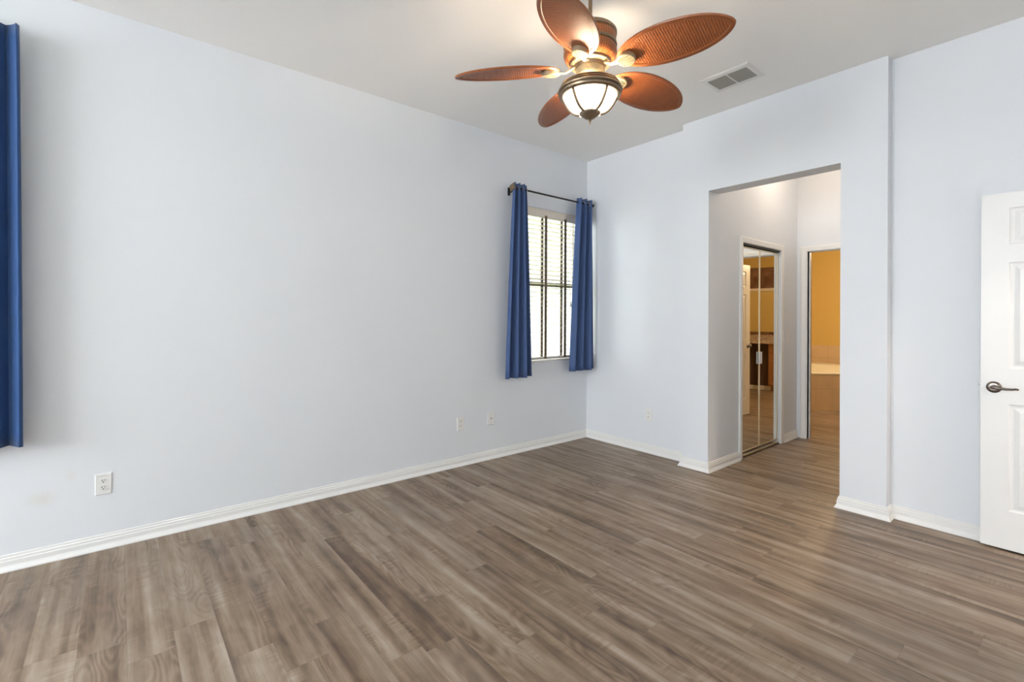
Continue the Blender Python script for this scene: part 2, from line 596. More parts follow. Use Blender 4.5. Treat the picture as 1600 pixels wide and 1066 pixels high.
# hall
CY0, CY1, CZ = 0.50, 1.375, 2.032      # closet opening
bm = bm_new()
wall_with_holes(bm, 'y', 0.053, YE + 0.12, XJ - 0.11, XJ, 0.0, H, [(CY0, CY1, 0.0, CZ)])
struct('wall_hall_left', bm, M['wall'], 'pale hall wall around the mirrored folding closet doors', 'wall')
HX0, HX1, HZ = 1.583, 2.34, 2.06       # bathroom doorway
bm = bm_new()
wall_with_holes(bm, 'x', XJ - 0.11, 2.70, YE, YE + 0.12, 0.0, H, [(HX0, HX1, 0.0, HZ)])
struct('wall_hall_end', bm, M['wall'], 'pale wall at the end of the hall around the bathroom doorway', 'wall')
bm = bm_new()
box(bm, 2.58, 2.70, 0.053, YE, 0.0, H)
struct('wall_hall_right', bm, M['wall'], 'pale right hand wall of the hall hidden behind the opening', 'wall')
bm = bm_new()
box(bm, 0.70, 0.78, 0.20, YE + 0.0, 0.0, H)
box(bm, 0.78, XJ - 0.11, 0.20, 0.28, 0.0, H)
struct('wall_closet', bm, M['wall'], 'inner wall of the closet behind the mirrored doors', 'wall')

# bathroom walls
bm = bm_new()
box(bm, 0.0, 3.95, BY, BY + 0.12, 0.85, BZ)
box(bm, 0.0, 0.10, YE + 0.12, BY, 0.85, BZ)
struct('wall_bath_left', bm, M['gold'], 'golden yellow bathroom wall above the tub', 'wall')
bm = bm_new()
box(bm, 0.0, 2.6, BY - 0.012, BY + 0.12, 0.0, 0.85)
struct('wall_bath_far', bm, M['tile'], 'beige tiled lower bathroom wall behind the tub', 'wall')
bm = bm_new()
box(bm, 0.0, 0.112, YE + 0.12, BY - 0.012, 0.0, 0.85)
struct('wall_bath_tile', bm, M['tile'], 'beige tiled lower bathroom wall at the left end of the tub', 'wall')
bm = bm_new()
box(bm, 2.6, 3.95, BY - 0.012, BY + 0.1, 0.0, 2.30)
struct('wall_bath_brown', bm, M['brown_faux'], 'mottled brown painted bathroom wall seen in the closet mirror', 'wall')
bm = bm_new()
box(bm, 3.94, 4.05, YE + 0.12, BY, 0.0, BZ)
struct('wall_bath_right', bm, M['gold'], 'golden right hand bathroom wall beside the mottled brown wall', 'wall')
bm = bm_new()
box(bm, 0.0, XJ - 0.11, YE, YE + 0.12, 0.0, BZ + 0.2)
box(bm, 2.70, 4.05, YE, YE + 0.12, 0.0, BZ + 0.2)
struct('wall_bath_near', bm, M['gold'], 'golden bathroom wall on the hall side', 'wall')

# ------------------------------------------------------------------ baseboards
BP = [(0.0, 0.0), (0.026, 0.0), (0.026, 0.006), (0.016, 0.024), (0.014, 0.030), (0.014, 0.052), (0.011, 0.056),
      (0.011, 0.066), (0.006, 0.072), (0.006, 0.080), (0.0, 0.083)]


def baseboard(name, path, label):
    bm = bm_new()
    sweep(bm, BP, path)
    return struct(name, bm, M['trim'], label, 'baseboard')


baseboard('baseboard_left', [(0, YBK, 1, 0), (0, 0, 1, -1)], 'white baseboard along the long left wall')
baseboard('baseboard_far', [(0, 0, 1, -1), (XB0, 0, 0, -1)], 'white baseboard along the narrow far wall under the outlet')
baseboard('baseboard_hall_front', [(XB0, B + 0.118, -1, 0), (XB0, B, -1, -1), (XJ, B, 1, -1), (XJ, 0.44, 1, 0)],
          'white baseboard wrapping the left pillar of the hall opening')
baseboard('baseboard_pillar_right', [(XR, 0.053, -1, 0), (XR, B, -1, -1), (XB1, B, 1, -1), (XB1, R, 1, -1), (XRT, R, 0, -1)],
          'white baseboard wrapping the right pillar and running behind the open door')
baseboard('baseboard_right', [(XRT, -1.05, -1, 0), (XRT, YBK, -1, 0)], 'white baseboard along the right hand wall')
baseboard('baseboard_hall_left', [(XJ, 1.437, 1, 0), (XJ, YE, 1, -1)], 'short white baseboard between closet casing and bathroom doorway')


# ------------------------------------------------------------------ casings
CP = [(0.0, 0.0), (0.0, 0.010), (0.008, 0.014), (0.045, 0.017), (0.055, 0.012), (0.060, 0.012), (0.060, 0.0)]   # (away from opening, proud of wall)


def casing(bm, axis, face, sgn, a0, a1, zt):
    """casing on three sides of a doorway in a wall face; axis is the direction along the wall"""
    rings = []
    for (a, da, z, dz) in ((a0, -1, 0.0, 0), (a0, -1, zt, 1), (a1, 1, zt, 1), (a1, 1, 0.0, 0)):
        ring = []
        for o, p in CP:
            aa, zz, ff = a + da * o, z + dz * o, face + sgn * p
            ring.append(bm.verts.new((aa, ff, zz) if axis == 'x' else (ff, aa, zz)))
        rings.append(ring)
    m = len(CP)
    for a, b in zip(rings, rings[1:]):
        for i in range(m):
            j = (i + 1) % m
            bm.faces.new((a[i], a[j], b[j], b[i]))
    bm.faces.new(rings[0])
    bm.faces.new(list(reversed(rings[-1])))


bm = bm_new()
casing(bm, 'y', XJ, 1, CY0, CY1, CZ)
struct('trim_1', bm, M['trim'], 'white casing around the mirrored closet doors', 'door casing')
bm = bm_new()
casing(bm, 'x', YE, -1, HX0 - 0.008, HX1 + 0.008, HZ - 0.006)
# jamb lining and stop
box(bm, HX0 - 0.02, HX0, YE - 0.001, YE + 0.121, 0, HZ)
box(bm, HX1, HX1 + 0.02, YE - 0.001, YE + 0.121, 0, HZ)
box(bm, HX0 - 0.02, HX1 + 0.02, YE - 0.001, YE + 0.121, HZ, HZ + 0.015)
box(bm, HX0, HX0 + 0.010, YE + 0.045, YE + 0.080, 0, HZ)
box(bm, HX0, HX1, YE + 0.045, YE + 0.080, HZ - 0.010, HZ)
struct('trim_2', bm, M['trim'], 'white casing and jamb around the bathroom doorway', 'door casing')

# ------------------------------------------------------------------ windows


def window(name, y0, y1, z0, z1, rail, label):
    w = thing(name, label, 'window', (-0.10, (y0 + y1) / 2, z0), kind='structure')
    hy, hz = (y1 - y0) / 2, z1 - z0
    bm = bm_new()
    f = 0.035
    box(bm, -0.045, 0.015, -hy, -hy + f, 0, hz)
    box(bm, -0.045, 0.015, hy - f, hy, 0, hz)
    box(bm, -0.045, 0.015, -hy + f, hy - f, 0, f)
    box(bm, -0.045, 0.015, -hy + f, hy - f, hz - f, hz)
    obj('window_frame', bm, M['vinyl'], w, bevel=0.003)
    rz = rail - z0
    bm = bm_new()
    box(bm, -0.03, 0.012, -hy + f, hy - f, rz - 0.022, rz + 0.022)
    obj('meeting_rail', bm, M['backlit_rail'], w, bevel=0.003)
    for nm, za, zb, xx in (('upper_sash', rz + 0.022, hz - f, -0.025), ('lower_sash', f, rz - 0.022, -0.005)):
        bm = bm_new()
        s = 0.022
        box(bm, xx - 0.01, xx + 0.01, -hy + f, -hy + f + s, za, zb)
        box(bm, xx - 0.01, xx + 0.01, hy - f - s, hy - f, za, zb)
        o = obj(nm, bm, M['vinyl'], w)
        bm = bm_new()
        box(bm, xx - 0.002, xx + 0.002, -hy + f + s, hy - f - s, za, zb)
        obj('pane', bm, M['glass'], o)
    bm = bm_new()
    box(bm, 0.015, 0.116, -hy, hy, -0.0, 0.014)
    obj('window_sill', bm, M['marble'], w, bevel=0.004)
    return w


window('window_1', WY0, WY1, WZ0, WZ1, 1.668, 'small double hung window behind the blinds between the blue curtains')
window('window_2', VY0, VY1, VZ0, VZ1, 1.65, 'window on the left wall behind the big blue curtain')
w = thing('window_3', 'unseen wide window behind the viewpoint, added to light the room', 'window', (2.05, YBK - 0.08, 0.90), kind='structure')  # out of view, sized and placed for the daylight it lets in
bm = bm_new()
box(bm, -1.6, -1.54, -0.05, 0.03, 0, 1.7)
box(bm, 1.54, 1.6, -0.05, 0.03, 0, 1.7)
box(bm, -1.54, 1.54, -0.05, 0.03, 0, 0.05)
box(bm, -1.54, 1.54, -0.05, 0.03, 1.64, 1.7)
box(bm, -0.04, 0.04, -0.05, 0.03, 0.05, 1.64)
fr = obj('window_frame', bm, M['vinyl'], w)
bm = bm_new()
box(bm, -1.54, -0.04, -0.02, -0.014, 0.05, 1.64)
box(bm, 0.04, 1.54, -0.02, -0.014, 0.05, 1.64)
obj('pane', bm, M['glass'], fr)

# ------------------------------------------------------------------ window blind
bl = thing('window_blind', 'white wooden venetian blind with brown ladder tapes in the small window', 'blind', (-0.035, (WY0 + WY1) / 2, WZ0))
hy = (WY1 - WY0) / 2 - 0.008
bm = bm_new()
box(bm, 0.012, 0.024, -hy, hy, 1.475, 1.562)
box(bm, 0.008, 0.028, -hy, hy, 1.548, 1.563)
obj('valance', bm, M['valance'], bl, bevel=0.002)
bm = bm_new()
box(bm, -0.028, 0.010, -hy, hy, 1.515, 1.560)
obj('headrail', bm, M['blind'], bl)
bm = bm_new()
ns = 32
for i in range(ns):
    zc = 0.070 + i * (1.485 - 0.070) / (ns - 1)
    tilt = math.radians(5)
    c, s = math.cos(tilt), math.sin(tilt)
    pts = []
    for u in (-0.025, -0.0125, 0, 0.0125, 0.025):
        arch = 0.0022 * (1 - (u / 0.025) ** 2)
        pts.append((u * c - arch * s, -u * s * -1 + arch * c))
    top = [(px_, zc + pz_ + 0.0013) for px_, pz_ in pts]
    bot = [(px_, zc + pz_ - 0.0013) for px_, pz_ in reversed(pts)]
    loop = top + bot
    a = [bm.verts.new((px_, -hy + 0.004, pz_)) for px_, pz_ in loop]
    b = [bm.verts.new((px_, hy - 0.004, pz_)) for px_, pz_ in loop]
    for k in range(len(loop)):
        j = (k + 1) % len(loop)
        bm.faces.new((a[k], a[j], b[j], b[k]))
    bm.faces.new(a)
    bm.faces.new(list(reversed(b)))
obj('slats', bm, M['blind'], bl)
bm = bm_new()
box(bm, -0.026, 0.026, -hy, hy, 0.022, 0.046)
obj('bottom_rail', bm, M['blind'], bl, bevel=0.003)
yc = (WY0 + WY1) / 2
for ty in (-0.622, -0.337):
    for xx in (-0.0285, 0.0285):
        bm = bm_new()
        box(bm, xx - 0.0008, xx + 0.0008, ty - yc - 0.018, ty - yc + 0.018, 0.03, 1.50)
        obj('ladder_tape', bm, M['tape'], bl)
bm = bm_new()
tube(bm, [(0.036, -0.262 - yc, 1.48), (0.036, -0.262 - yc, 0.62)], 0.0015, 6)
cd = obj('cord', bm, M['valance'], bl)
bm = bm_new()
lathe(bm, [(0.0, 0.62), (0.006, 0.615), (0.011, 0.585), (0.010, 0.575), (0.0, 0.574)], 12, 0.036, -0.262 - yc)
obj('tassel', bm, M['valance'], cd, smooth=True)


# ------------------------------------------------------------------ curtains
def curtain(name, label, mat, loc, top, bot, z0, z1, folds, amp_t, amp_b, phase, grommets=True, seed=1, group=None):
    """top/bot: (y0,y1) extents at head and hem relative to loc; hangs from rod passing through the origin height"""
    rnd = random.Random(seed)
    c = thing(name, label, 'curtain', loc, group=group)
    N, K = folds * 18, 30
    bm = bm_new()
    jit = [rnd.uniform(-0.5, 0.5) for _ in range(folds * 2 + 3)]
    rows = []
    for k in range(K + 1):
        q = k / K                     # 0 top .. 1 hem
        z = z1 + (z0 - z1) * q
        e = q ** 0.8
        row = []
        for i in range(N + 1):
            t = i / N
            a = 2 * PI * folds * t + phase
            seg = t * folds * 2
            ji = jit[int(seg)] * (1 - seg % 1) + jit[int(seg) + 1] * (seg % 1)
            yy = (top[0] * (1 - e) + bot[0] * e) * (1 - t) + (top[1] * (1 - e) + bot[1] * e) * t
            amp = amp_t * (1 - e) + amp_b * e * (1 + 0.35 * ji)
            xx = amp * math.sin(a + 0.5 * ji * e) + 0.010 * e * math.sin(1.7 * PI * t + seed)
            yy += 0.006 * math.sin(2 * a) * (1 - 0.3 * e) + 0.008 * e * ji
            zz = z + (0.010 * ji * e if k == K else 0) - (0.002 * math.cos(2 * a) if k == 0 else 0)
            row.append(bm.verts.new((xx, yy, zz)))
        rows.append(row)
    for r0, r1 in zip(rows, rows[1:]):
        for i in range(N):
            bm.faces.new((r0[i], r0[i + 1], r1[i + 1], r1[i]))
    o = obj('drape', bm, mat, c, smooth=True)
    so = o.modifiers.new('solid', 'SOLIDIFY')
    so.thickness = 0.003
    so.offset = 0
    if grommets:
        for i in range(folds * 2 + 1):
            t = (i * PI - phase) / (2 * PI * folds)
            if t < 0.0 or t > (1.0 if folds < 5 else 0.86):
                continue
            yy = top[0] * (1 - t) + top[1] * t
            bm = bm_new()
            torus(bm, (0, yy, 0), (0.55 * (1 if i % 2 else -1), 1, 0), 0.0185, 0.0035)
            obj('grommet', bm, M['chrome'], c, smooth=True)
    return c


ZR = 2.536
XC = 0.125
curtain('curtain', 'blue grommet curtain left of the small window blind', M['blue'], (XC, -1.09, ZR), (-0.088, 0.075), (-0.165, 0.135),
        0.752 - ZR, 0.045, 3, 0.036, 0.046, 0.25, seed=4, group='blue curtains')
curtain('curtain', 'blue grommet curtain right of the small window, against the far corner', M['blue'], (XC, -0.16, ZR), (-0.125, 0.112), (-0.235, 0.128),
        0.762 - ZR, 0.045, 3, 0.036, 0.042, -0.4, seed=9, group='blue curtains')
curtain('curtain', 'large deep blue curtain cut off by the left edge of the photo', M['navy'], (0.098, -4.572, 2.742), (-0.26, 0.172), (-0.30, 0.192),
        0.655 - 2.742, 0.045, 5, 0.030, 0.036, 2.6, seed=6, group='blue curtains')


def rod(name, label, y0, y1, z, brackets, XC=XC):
    r = thing(name, label, 'curtain rod', (XC, (y0 + y1) / 2, z), group='curtain rods')
    h = (y1 - y0) / 2
    bm = bm_new()
    tube(bm, [(0, -h, 0), (0, h, 0)], 0.0085, 14)
    obj('pole', bm, M['darkrod'], r, smooth=True, autosmooth=40)
    for s in (-1, 1):
        if s > 0:
            continue
        bm = bm_new()
        # square fluted finial
        vs = []
        for (w_, yy) in ((0.012, 0), (0.020, 0.006), (0.028, 0.012), (0.031, 0.030), (0.027, 0.040), (0.0, 0.044)):
            vs.append((w_, s * (h + yy)))
        rings = []
        for w_, yy in vs:
            if w_ == 0:
                rings.append([bm.verts.new((0, yy, 0))])
            else:
                ca, sa = math.cos(0.3), math.sin(0.3)
                rings.append([bm.verts.new((w_ * (a * ca - b * sa), yy, w_ * (a * sa + b * ca))) for a, b in ((1, 1), (-1, 1), (-1, -1), (1, -1))])
        bm.faces.new(rings[0])
        for a, b in zip(rings, rings[1:]):
            for i in range(4):
                j = (i + 1) % 4
                if len(b) == 1:
                    bm.faces.new((a[i], a[j], b[0]))
                else:
                    bm.faces.new((a[i], a[j], b[j], b[i]))
        obj('finial', bm, M['bronze'], r, bevel=0.002)
    for yy in brackets:
        yl = yy - (y0 + y1) / 2
        bm = bm_new()
        box(bm, -XC + 0.001, -XC + 0.008, yl - 0.012, yl + 0.012, -0.045, 0.030)
        tube(bm, [(-XC + 0.006, yl, -0.018), (-0.03, yl, -0.018), (0.0, yl, -0.012)], 0.006, 10)
        torus(bm, (0, yl, 0), (0, 1, 0), 0.011, 0.003, 16, 6)
        obj('bracket', bm, M['darkrod'], r)
    return r


rod('curtain_rod', 'thin dark rod above the small window', -1.152, -0.035, ZR, (-1.125, -0.047))
rod('curtain_rod', 'dark rod holding the large curtain beyond the left edge', -5.85, -4.50, 2.742, (-5.80,), 0.098)


# ------------------------------------------------------------------ wall plates
def wall_plate(name, label, cat, loc, rz, kind, group):
    """local: plate lies in the xz plane facing -y"""
    p = thing(name, label, cat, loc, rz, group)
    bm = bm_new()
    w_, h_ = 0.037, 0.0595
    rings = []
    for (a, b, y) in ((w_, h_, 0.0), (w_, h_, -0.003), (w_ - 0.004, h_ - 0.004, -0.006)):
        rings.append([bm.verts.new((sx * a, y, sz * b)) for sx, sz in ((-1, -1), (1, -1), (1, 1), (-1, 1))])
    for a, b in zip(rings, rings[1:]):
        for i in range(4):
            j = (i + 1) % 4
            bm.faces.new((a[i], a[j], b[j], b[i]))
    bm.faces.new(rings[-1])
    bm.faces.new(list(reversed(rings[0])))
    obj('cover_plate', bm, M['plastic'], p, bevel=0.001)
    if kind == 'duplex':
        for zz in (0.0195, -0.0195):
            bm = bm_new()
            n = 24
            ring0, ring1 = [], []
            for i in range(n):
                a = 2 * PI * i / n
                xx = max(-0.0165, min(0.0165, 0.0172 * math.cos(a)))
                z_ = max(-0.0125, min(0.0125, 0.0172 * math.sin(a)))
                ring0.append(bm.verts.new((xx, -0.005, zz + z_)))
                ring1.append(bm.verts.new((xx * 0.97, -0.0085, zz + z_ * 0.97)))
            for i in range(n):
                j = (i + 1) % n
                bm.faces.new((ring0[i], ring0[j], ring1[j], ring1[i]))
            bm.faces.new(ring1)
            rc = obj('receptacle', bm, M['plastic'], p)
            bm = bm_new()
            box(bm, -0.0075, -0.0050, -0.0092, -0.008, zz + 0.000, zz + 0.0085)
            box(bm, 0.0050, 0.0075, -0.0092, -0.008, zz + 0.001, zz + 0.0080)
            tube(bm, [(0, -0.0092, zz - 0.0065), (0, -0.008, zz - 0.0065)], 0.0030, 10)
            obj('slots', bm, M['slot'], rc)
        bm = bm_new()
        tube(bm, [(0, -0.005, 0), (0, -0.0078, 0)], 0.003, 10)
        obj('screw', bm, M['plastic'], p)
    elif kind == 'jack':
        bm = bm_new()
        tube(bm, [(0, -0.005, 0), (0, -0.012, 0)], 0.0048, 10)
        obj('jack', bm, M['pewter'], p)
        for zz in (0.042, -0.042):
            bm = bm_new()
            tube(bm, [(0, -0.005, zz), (0, -0.0075, zz)], 0.003, 10)
            obj('screw', bm, M['plastic'], p)
    else:
        bm = bm_new()
        box(bm, -0.0165, 0.0165, -0.0065, -0.004, -0.033, 0.033)
        obj('switch_frame', bm, M['plastic'], p)
        bm = bm_new()
        vs = box(bm, -0.015, 0.015, -0.010, -0.006, -0.031, 0.031)
        for v_ in vs:
            if v_.co.y < -0.008 and v_.co.z < 0:
                v_.co.y = -0.0068
        obj('rocker', bm, M['plastic'], p)
    return p


wall_plate('wall_outlet', 'white duplex wall outlet nearest the big curtain, low on the left wall', 'outlet', (0, -4.076, 0.366), PI / 2, 'duplex', 'wall outlets')
wall_plate('wall_outlet', 'small outlet low on the left wall, left of the jack plate', 'outlet', (0, -1.666, 0.374), PI / 2, 'duplex', 'wall outlets')
wall_plate('wall_jack', 'white cable jack plate with one dark dot, below the left curtain', 'wall jack', (0, -1.329, 0.376), PI / 2, 'jack', None)
wall_plate('wall_outlet', 'white outlet on the narrow far wall beside the left pillar', 'outlet', (0.808, 0, 0.370), 0, 'duplex', 'wall outlets')
wall_plate('light_switch', 'white rocker light switch between closet casing and bathroom doorway', 'light switch', (XJ, 1.545, 1.126), PI / 2, 'rocker', None)

# ------------------------------------------------------------------ ceiling vent
VX0, VX1, VYA, VYB = 1.745, 2.090, -0.752, -0.478
v = thing('ceiling_vent', 'white two panel air vent in the ceiling right of the fan', 'vent', ((VX0 + VX1) / 2, (VYA + VYB) / 2, H))
hx, hyv = (VX1 - VX0) / 2, (VYB - VYA) / 2
ix, iy = 0.139, 0.090
bm = bm_new()
rings = []
for (a, b, z) in ((hx, hyv, 0.0), (hx, hyv, -0.003), (hx - 0.012, hyv - 0.012, -0.009), (ix, iy, -0.009), (ix, iy, 0.0)):
    rings.append([bm.verts.new((sx * a, sy * b, z)) for sx, sy in ((-1, -1), (1, -1), (1, 1), (-1, 1))])
for a, b in zip(rings, rings[1:]):
    for i in range(4):
        j = (i + 1) % 4
        bm.faces.new((a[i], a[j], b[j], b[i]))
obj('vent_frame', bm, M['vent'], v)
bm = bm_new()
box(bm, -0.004, 0.004, -iy, iy, -0.009, -0.002)
obj('center_bar', bm, M['vent'], v)
bm = bm_new()
nl = 9
for i in range(nl):
    yy = -iy + 0.018 + i * (2 * iy - 0.026) / (nl - 1)
    for s in (-1, 1):
        x0, x1 = (0.004, ix) if s > 0 else (-ix, -0.004)
        q = [(yy + 0.0062, -0.0085), (yy + 0.0054, -0.0090), (yy - 0.0070, -0.0012), (yy - 0.0062, -0.0007)]
        a = [bm.verts.new((x0, y_, z_)) for y_, z_ in q]
        b = [bm.verts.new((x1, y_, z_)) for y_, z_ in q]
        for k in range(4):
            j = (k + 1) % 4
            bm.faces.new((a[k], a[j], b[j], b[k]))
        bm.faces.new(a)
        bm.faces.new(list(reversed(b)))
obj('louvers', bm, M['louver'], v)
bm = bm_new()
box(bm, -ix, ix, -iy, iy, -0.0008, -0.0002)  # thin dark sheet standing in for the shade inside the vent
obj('duct_shade', bm, M['duct_shade'], v)


# ------------------------------------------------------------------ panelled door
def panel_door(parent_or_name, label, cat, loc, rz, W_, Hd, T, cols_, mat):
    """hinge-free slab, local x 0..W_, thickness centred on y, z 0..Hd; raised panels on both faces"""
    d = thing(parent_or_name, label, cat, loc, rz, kind='structure')
    rows_ = [(0.218, 0.827), (1.027, 1.633), (1.735, 1.942)]
    bm = bm_new()
    xs = [0.0]
    for a, b in cols_:
        xs += [a, b]
    xs.append(W_)
    zs = [0.0]
    for a, b in rows_:
        zs += [a, b]
    zs.append(Hd)
    h = T / 2
    for sgn in (-1, 1):
        for i in range(len(xs) - 1):
            for j in range(len(zs) - 1):
                x0, x1, z0, z1 = xs[i], xs[i + 1], zs[j], zs[j + 1]
                ispan = (i % 2 == 1) and (j % 2 == 1)
                if not ispan:
                    bm.faces.new([bm.verts.new((xx, sgn * h, zz)) for xx, zz in ((x0, z0), (x1, z0), (x1, z1), (x0, z1))])
                else:
                    rings = []
                    for ins, dep in ((0, 0), (0.004, 0.006), (0.013, 0.0085), (0.020, 0.0085), (0.042, 0.0015), (0.046, 0.001)):
                        rings.append([bm.verts.new((xx, sgn * (h - dep), zz)) for xx, zz in
                                      ((x0 + ins, z0 + ins), (x1 - ins, z0 + ins), (x1 - ins, z1 - ins), (x0 + ins, z1 - ins))])
                    for a, b in zip(rings, rings[1:]):
                        for k in range(4):
                            l = (k + 1) % 4
                            bm.faces.new((a[k], a[l], b[l], b[k]))
                    bm.faces.new(rings[-1])
    for quad in (((0, 0), (0, Hd)), ((W_, 0), (W_, Hd))):
        (xa, za), (xb, zb) = quad
        bm.faces.new([bm.verts.new(p) for p in ((xa, -h, za), (xa, h, za), (xb, h, zb), (xb, -h, zb))])
    for zz in (0, Hd):
        bm.faces.new([bm.verts.new(p) for p in ((0, -h, zz), (W_, -h, zz), (W_, h, zz), (0, h, zz))])
    bmesh.ops.remove_doubles(bm, verts=bm.verts, dist=1e-5)
    obj('door_slab', bm, mat, d)
    return d


# open bedroom door standing parallel to the wall
DT = 0.035
d1 = panel_door('door_1', 'white six panel door standing open at the right edge of the photo', 'door', (3.152, -0.113 + DT / 2, 0.012), 0.0,
                0.813, 2.032, DT, [(0.114, 0.352), (0.461, 0.699)], M['door'])
bm = bm_new()
tube(bm, [(0.055, -DT / 2, 0.918), (0.055, -DT / 2 - 0.004, 0.918), (0.055, -DT / 2 - 0.009, 0.918), (0.055, -DT / 2 - 0.010, 0.918)],
     [0.033, 0.033, 0.026, 0.02], 28)
hd = obj('door_handle', bm, M['pewter'], d1, smooth=True, autosmooth=35)
bm = bm_new()
y0 = -DT / 2
tube(bm, [(0.055, y0 - 0.008, 0.918), (0.055, y0 - 0.030, 0.918), (0.055, y0 - 0.042, 0.918)], [0.015, 0.012, 0.013], 18)
obj('handle_neck', bm, M['pewter'], hd, smooth=True, autosmooth=50)
bm = bm_new()
tube(bm, [(0.044, y0 - 0.044, 0.919), (0.060, y0 - 0.046, 0.920), (0.085, y0 - 0.047, 0.917), (0.110, y0 - 0.046, 0.9145), (0.132, y0 - 0.043, 0.916), (0.146, y0 - 0.039, 0.919), (0.152, y0 - 0.037, 0.918), (0.154, y0 - 0.036, 0.912)],
     [0.008, 0.0105, 0.0085, 0.0068, 0.0062, 0.006, 0.0055, 0.003], 14)
obj('lever', bm, M['pewter'], hd, smooth=True)
bm = bm_new()
tube(bm, [(0.002, 0, 0.928), (-0.004, 0.0, 0.928), (-0.011, 0.003, 0.928)], [0.0075, 0.0075, 0.004], 12)
obj('latch_bolt', bm, M['chrome'], d1, smooth=True)

# bathroom door, swung into the bathroom, seen in the closet mirror
d3 = panel_door('door_3', 'white panel door swung into the bathroom, reflected in the closet mirror', 'door', (HX1 - 0.004, YE + 0.128, 0.012),
                math.radians(93), 0.745, 2.032, DT, [(0.105, 0.322), (0.423, 0.640)], M['door'])
bm = bm_new()
for s in (-1, 1):
    tube(bm, [(0.69, s * 0.0175, 0.93), (0.69, s * 0.022, 0.93), (0.69, s * 0.024, 0.93), (0.69, s * 0.040, 0.93), (0.69, s * 0.046, 0.93), (0.69, s * 0.062, 0.93), (0.69, s * 0.070, 0.93)],
         [0.030, 0.030, 0.012, 0.012, 0.025, 0.027, 0.012], 18)
obj('door_knob', bm, M['pewter'], d3, smooth=True)

# mirrored folding closet doors
d2 = thing('door_2', 'pair of mirrored folding closet doors with thin gold frames in the hall', 'door', (XJ - 0.030, 0, 0.0), kind='structure')
FOLD = 0.004
ym = 0.945


def mirror_leaf(p0, p1):
    a = Vector((p0[0], p0[1], 0))
    b = Vector((p1[0], p1[1], 0))
    L_ = (b - a).length
    u = (b - a) / L_
    rz = math.atan2(u.y, u.x)          # local x along the leaf, local -y faces the hall (+x world)
    leaf = D.objects.new('door_leaf', None)
    COL.objects.link(leaf)
    leaf.parent = d2
    leaf.location = (p0[0], p0[1], 0.0)
    leaf.rotation_euler = (0, 0, rz)
    z0, z1, s = 0.040, 2.008, 0.011
    bm = bm_new()
    box(bm, s, L_ - s, -0.002, 0.010, z0 + s, z1 - s)
    obj('mirror', bm, M['mirror'], leaf)
    bm = bm_new()
    box(bm, 0.001, s, -0.006, 0.014, z0, z1)
    box(bm, L_ - s, L_ - 0.001, -0.006, 0.014, z0, z1)
    box(bm, s, L_ - s, -0.006, 0.014, z0, z0 + s)
    box(bm, s, L_ - s, -0.006, 0.014, z1 - s, z1)
    obj('leaf_frame', bm, M['stile'], leaf, bevel=0.0015)
    return leaf, L_


l1, L1 = mirror_leaf((0.0, CY0 + 0.012), (-FOLD, ym))
l2, L2 = mirror_leaf((-FOLD, ym), (0.0, CY1 - 0.012))
for leaf, xx in ((l1, L1 - 0.016), (l2, 0.016)):
    bm = bm_new()
    box(bm, xx - 0.015, xx + 0.015, -0.018, -0.0055, 0.865, 0.985)
    obj('pull', bm, M['plastic'], leaf, bevel=0.003)
bm = bm_new()
box(bm, -0.018, 0.020, CY0, CY1, 0.0, 0.010)
box(bm, 0.014, 0.020, CY0, CY1, 0.0, 0.022)
obj('floor_track', bm, M['stile'], d2)
bm = bm_new()
box(bm, -0.02, 0.022, CY0, CY1, 2.016, CZ)
obj('head_track', bm, M['slot'], d2)

# ------------------------------------------------------------------ ceiling fan
FX, FY = 2.001, -2.237
fan = thing('ceiling_fan', 'bronze five blade ceiling fan with woven rattan blades and lit glass bowl', 'ceiling fan', (FX, FY, 0))
bm = bm_new()
lathe(bm, [(0.0, H), (0.068, H), (0.070, H - 0.010), (0.060, H - 0.045), (0.032, H - 0.075), (0.016, H - 0.082), (0.0, H - 0.082)], 40)
obj('canopy', bm, M['bronze'], fan, smooth=True, autosmooth=40)
bm = bm_new()
lathe(bm, [(0.0, H - 0.07), (0.0100, H - 0.07), (0.0100, 2.72), (0.0, 2.72)], 20)
obj('downrod', bm, M['bronze'], fan, smooth=True, autosmooth=40)
bm = bm_new()
lathe(bm, [(0.0, 2.760), (0.017, 2.758), (0.022, 2.738), (0.030, 2.726), (0.105, 2.722), (0.120, 2.718), (0.1285, 2.708), (0.1285, 2.696), (0.121, 2.690), (0.121, 2.60)], 56)
mh = obj('motor_cap', bm, M['bronze'], fan, smooth=True, autosmooth=35)
bm = bm_new()
lathe(bm, [(0.121, 2.692), (0.1245, 2.690), (0.1245, 2.650), (0.121, 2.648)], 56)
obj('woven_band', bm, M['weave_c'], fan, smooth=True, autosmooth=40)
bm = bm_new()
lathe(bm, [(0.120, 2.652), (0.1275, 2.650), (0.1295, 2.643), (0.1275, 2.636), (0.120, 2.634)], 56)
obj('motor_ring', bm, M['bronze'], fan, smooth=True, autosmooth=50)
bm = bm_new()
lathe(bm, [(0.122, 2.637), (0.128, 2.622), (0.129, 2.604), (0.124, 2.588), (0.112, 2.573), (0.096, 2.562), (0.080, 2.556)], 56)
obj('woven_bowl', bm, M['weave_c'], fan, smooth=True)
bm = bm_new()
lathe(bm, [(0.098, 2.566), (0.101, 2.560), (0.098, 2.554), (0.086, 2.549), (0.076, 2.549), (0.074, 2.534), (0.0, 2.534)], 56)
obj('flywheel', bm, M['bronze'], fan, smooth=True, autosmooth=35)
bm = bm_new()
lathe(bm, [(0.0, 2.535), (0.069, 2.535), (0.071, 2.530), (0.071, 2.500), (0.069, 2.490), (0.060, 2.478), (0.040, 2.470), (0.0, 2.468)], 56)
sh = obj('switch_housing', bm, M['brass'], fan, smooth=True, autosmooth=35)
